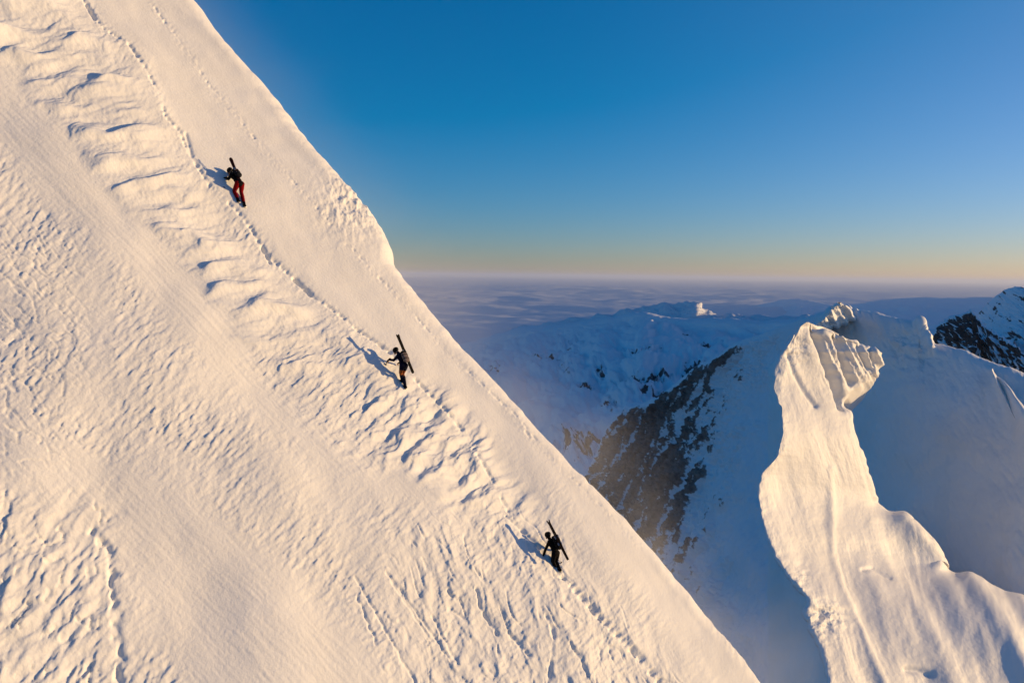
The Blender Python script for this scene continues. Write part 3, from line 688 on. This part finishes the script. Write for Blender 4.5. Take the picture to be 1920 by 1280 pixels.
    for s in (1, -1):
        an = J['an'+'RL'[s > 0]]; kn = J['kn'+'RL'[s > 0]]; bt = MB(); sd = unit(LF)
        bt.limb([an+(kn-an)*.38, an+(kn-an)*.18, an], [.060, .058, .056]); bt.limb([an-UP*.045-FW*.045, an-UP*.04+FW*.05, an-UP*.05+FW*.16], [.050, .052, .040])
        bo = bt.build('boot', BOOTM, r, voxel=.010)
        so_ = MB(); so_.box(an-UP*.098+FW*.055, (FW, LF, UP), (.145, .045, .012), .006)
        for q in (-.06, .02, .09, .15): so_.box(an-UP*.118+FW*q+LF*.03, (FW, LF, UP), (.006, .006, .014)); so_.box(an-UP*.118+FW*q-LF*.03, (FW, LF, UP), (.006, .006, .014))
        so_.build('crampon', METAL, bo if False else r)
        gl = MB(); wr = J['wr'+'RL'[s > 0]]; hd = g['hd'+'RL'[s > 0]]
        hand(gl, wr, hd, g['palm'], s, g['curl'], 1.07, 1.28); gl.limb([wr-unit(hd)*.05, wr+unit(hd)*.02], [.044, .034]); gl.build('glove', BLACK, r, voxel=.007, smooth=1)
    he = MB(); he.ball(head+hz*.028-hy*.008, (.103, .122, .112), (hx, hy, hz)); he.ball(head+hz*.05-hy*.05, (.095, .085, .09), (hx, hy, hz))
    he.tube([head+hx*.09+hy*.02-hz*.0, head+hx*.06+hy*.05-hz*.09, head+hy*.06-hz*.118, head-hx*.06+hy*.05-hz*.09, head-hx*.09+hy*.02-hz*.0], [.007]*5, 8)
    ho = he.build('helmet', PLAST, r)
    hm = MB(); hm.ball(head-hy*.03-hz*.035, (.080, .075, .075), (hx, hy, hz)); hm.build('hair', HAIR, r)
    go = MB(); go.ball(head+hy*.072+hz*.008, (.068, .036, .034), (hx, hy, hz)); go.build('goggles', PLAST, r)
    return r, (tx, ty, tz)

def ski(top, tail, side, m, label, group, width=.088, wn=None):
    L = np.linalg.norm(top-tail); z = (top-tail)/L
    n_ = unit(np.asarray(wn)-z*(np.asarray(wn) @ z)); wv = np.cross(z, n_)
    c = tail+n_*side; r = root('ski', c, label, 'ski', group)
    mb = MB(); bm = mb.bm; prev = None
    for i in range(41):
        t = i/40; d = t*L
        wd = width*(.5+.18*(2*t-1)**2-.03*(t < .5))*1.0
        if t > .93: wd *= math.sqrt(max(0.02, 1-((t-.93)/.07)**2))
        if t < .025: wd *= .7+.3*t/.025
        lift = max(0, t-.88)**2*L*1.7*np.sign(side)+.012*math.sin(math.pi*t)*np.sign(side); th = .009*(1-.5*abs(2*t-1))+.002
        p = c+z*d+n_*lift
        ring = [bm.verts.new(p+wv*a*wd+n_*b_*th) for a, b_ in ((-1, -1), (1, -1), (1, .4), (.8, 1), (-.8, 1), (-1, .4))]
        if prev:
            for k_ in range(6): bm.faces.new((prev[k_], prev[(k_+1) % 6], ring[(k_+1) % 6], ring[k_]))
        else: bm.faces.new(ring[::-1])
        prev = ring
    bm.faces.new(prev); mb.build('ski_blade', m, r)
    for q, nm in ((.40, 'heel_binding'), (.56, 'toe_binding')):
        k_ = MB(); pc = c+z*L*q+n_*np.sign(side)*.035; k_.box(pc, (wv, n_, z), (.032, .022, .045), .008).box(pc+z*.05, (wv, n_, z), (.024, .012, .02), .004); k_.build(nm, METAL, r)
    return r
def pole(hand_p, tip, top_ext, label, group=None):
    z = unit(hand_p-tip); r = root('ski_pole', tip, label, 'ski pole', group)
    m1 = MB(); m1.tube([tip, tip+z*.3, hand_p+z*top_ext], [.005, .008, .009], 10); m1.build('shaft', METAL, r)
    m2 = MB(); m2.limb([hand_p-z*.09, hand_p, hand_p+z*top_ext], [.014, .016, .017], 10); m2.build('grip', BOOTM, r)
    m3 = MB(); m3.tube([tip+z*.055, tip+z*.07], [.045, .035], 16); m3.build('basket', BOOTM, r)
    return r
def pack(center, ax, half, m, m2, label):
    x, y, z = ax; r = root('backpack', center-z*half[2], label, 'backpack', 'packs worn by the climbers')
    b = MB(); b.ball(center-z*half[2]*.35, (half[0], half[1], half[2]*.75), ax); b.ball(center+z*half[2]*.3, (half[0]*.95, half[1]*.9, half[2]*.75), ax); b.box(center, ax, (half[0]*.82, half[1]*.78, half[2]*.85), .03)
    b.build('pack_bag', m, r, voxel=.012, smooth=6)
    l = MB(); l.box(center+z*half[2]*.98-y*.0, ax, (half[0]*.8, half[1]*.75, .05), .03); l.build('lid', m2, r, voxel=.011, smooth=5)
    s_ = MB()
    for q in (-1, 1):
        s_.tube([center+x*q*half[0]*.55+y*half[1]*.85*w_+z*half[2]*v_ for w_, v_ in ((.8, .85), (1.6, .95), (2.6, .5), (2.5, -.1), (.9, -.75))], [.022]*5, 8, flat=.35, flatdir=y)
    s_.build('shoulder_strap', m2, r)
    s2 = MB()
    for v_ in (-.35, .4): s2.tube([center+x*half[0]*1.02*math.cos(a)+y*half[1]*1.05*math.sin(a)+z*half[2]*v_ for a in np.linspace(math.pi*.05, -math.pi*1.05, 14)], [.013]*14, 8, flat=.4, flatdir=x)
    s2.build('compression_strap', m2, r)
    return r

def climb(fig, spec, sk, pk, poles, who):
    J = {}
    for k_, v_ in spec['pts'].items(): J[k_] = fig.J(*v_)
    spec['J'] = J; spec['fig'] = fig
    for s, nm in ((1, 'L'), (-1, 'R')):
        fx, fy = spec['foot'+nm]; J['an'+nm] = ground(fx, fy)+UP*.085
    r, (tx, ty, tz) = make_person(spec)
    back = -ty if (ty @ FW) > 0 else ty
    # pack against the back
    pc = (J['chest']+J['waist'])/2+back*(.118+pk['half'][1]*.95)+tz*pk.get('up', .03)
    pack(pc, (unit(np.cross(-back, tz)), -back, tz), pk['half'], pk['m'], pk['m2'], pk['label'])
    top = fig.J(*sk['top']); tail = fig.J(*sk['tail'])
    for s in (.016, -.016): ski(top, tail, s*sk.get('gap', 1), sk['m'], sk['label'], sk['group'], wn=sk['wn'], width=sk.get('w', .088))
    for h_, tip, ext, lab in poles:
        s = 1 if h_ == 'L' else -1
        hp = J['wr'+h_]+unit(spec['hd'+h_])*.10+unit(spec['palm'])*.022
        pole(hp, tip if not isinstance(tip, tuple) else (ground(*tip) if len(tip) == 2 else fig.J(*tip)), ext, lab)
    return J

# climber in red trousers (uppermost)
fg = Fig(452, 383)
climb(fg, dict(pts=dict(hip=(448.8, 344), waist=(445.2, 338), chest=(440.5, 331), neck=(435.8, 325.5), head=(430.6, 321.2), shL=(433.5, 328.5, .19), shR=(441, 325, -.19),
      elL=(428, 335.8, .24), wrL=(423.8, 333.2, .20), elR=(437, 338, -.27), wrR=(429, 338.5, -.26), knL=(439.6, 358.5, .10), knR=(452.5, 360.5, -.10)),
      footL=(446.5, 379.5), footR=(458, 387), look=unit(FW*.9-UP*.55), hdL=unit(FW+UP*.1), hdR=unit(FW-UP*.1), palm=-UP, curl=.75,
      jacket=BLACK, trousers=RED, label='climber bent forward in a black jacket and red trousers, highest on slope'),
      dict(top=(432, 296.5, -.02, -.30), tail=(451.8, 345, -.10, -.20), m=SKI1, wn=np.array([.2, -1, 0]), gap=.8, w=.10, label='dark brown ski strapped upright to the pack of the climber in red trousers', group='skis carried by the climber in red trousers'),
      dict(half=(.135, .085, .20), m=DARKG, m2=BLACK, label='dark grey pack on the back of the climber in red trousers', up=.05),
      [('L', (419.5, 353), .03, 'thin pole held out in front by the climber in red trousers')], 'red')
# climber in navy with orange knees (middle)
fg = Fig(757, 724)
climb(fg, dict(pts=dict(hip=(756.8, 684.5), waist=(755, 677), chest=(752.5, 669.5), neck=(748.3, 663), head=(741.6, 657.8), shL=(745.8, 667.5, .19), shR=(757.5, 662.5, -.19),
      elL=(738, 675, .26), wrL=(729.5, 674.2, .24), elR=(757, 675, -.26), wrR=(749, 680, -.27), knL=(751.4, 698.5, .10), knR=(755.5, 700, -.10)),
      footL=(754, 716.5), footR=(760, 728), look=unit(FW*.95-UP*.35), hdL=unit(FW*.8-UP*.5), hdR=unit(FW-UP*.3), palm=-UP*.7-FW*.4, curl=.7,
      jacket=NAVY, trousers=NAVY, shorts=True, label='climber in dark navy with orange knees, arm reaching ahead, middle of the three'),
      dict(top=(744.9, 626.6, -.10, -.36), tail=(774.7, 699.5, -.20, -.10), m=SKI2, wn=LF, gap=1., w=.082, label='long olive brown ski slanting across the pack of the climber in navy', group='skis carried by the climber in navy'),
      dict(half=(.14, .085, .20), m=PALE, m2=BLACK, label='pale grey pack with dark straps on the climber in navy', up=-.02),
      [('L', (722, 685), .03, 'short pole held ahead by the outstretched hand of the climber in navy')], 'navy')
# climber all in black (lowest)
fg = Fig(1046, 1067)
climb(fg, dict(pts=dict(hip=(1041.5, 1036), waist=(1039.3, 1027), chest=(1036.3, 1018.5), neck=(1031.6, 1011), head=(1026.8, 1003.4), shL=(1029.8, 1015.5, .19), shR=(1040.5, 1011, -.19),
      elL=(1023.2, 1029, .24), wrL=(1019, 1040, .22), elR=(1041, 1026, -.26), wrR=(1034, 1033, -.27), knL=(1036.8, 1052, .10), knR=(1042.5, 1052, -.10)),
      footL=(1039.5, 1061.5), footR=(1049, 1070), look=unit(FW*.95-UP*.3), hdL=unit(FW*.35-UP*.9), hdR=unit(FW-UP*.3), palm=FW*.8-UP*.2, curl=.75,
      jacket=CHAR, trousers=CHAR, label='climber dressed all in black with one arm reaching down, lowest of the three'),
      dict(top=(1026.8, 974.4, -.02, -.34), tail=(1065.2, 1049.2, -.02, -.20), m=SKI3, wn=LF*.7+FW*.5, gap=1.1, w=.10, label='black ski carried slanting on the pack of the lowest climber in black', group='skis carried by the lowest climber'),
      dict(half=(.155, .11, .235), m=BLACK, m2=DARKG, label='bulky black pack on the back of the lowest climber', up=.04),
      [('L', (1016, 1052), .05, 'pole planted in the snow under the left hand of the lowest climber'), ('R', (1055, 1056, -.30), .04, 'pole dangling behind the lowest climber beside his skis')], 'black')
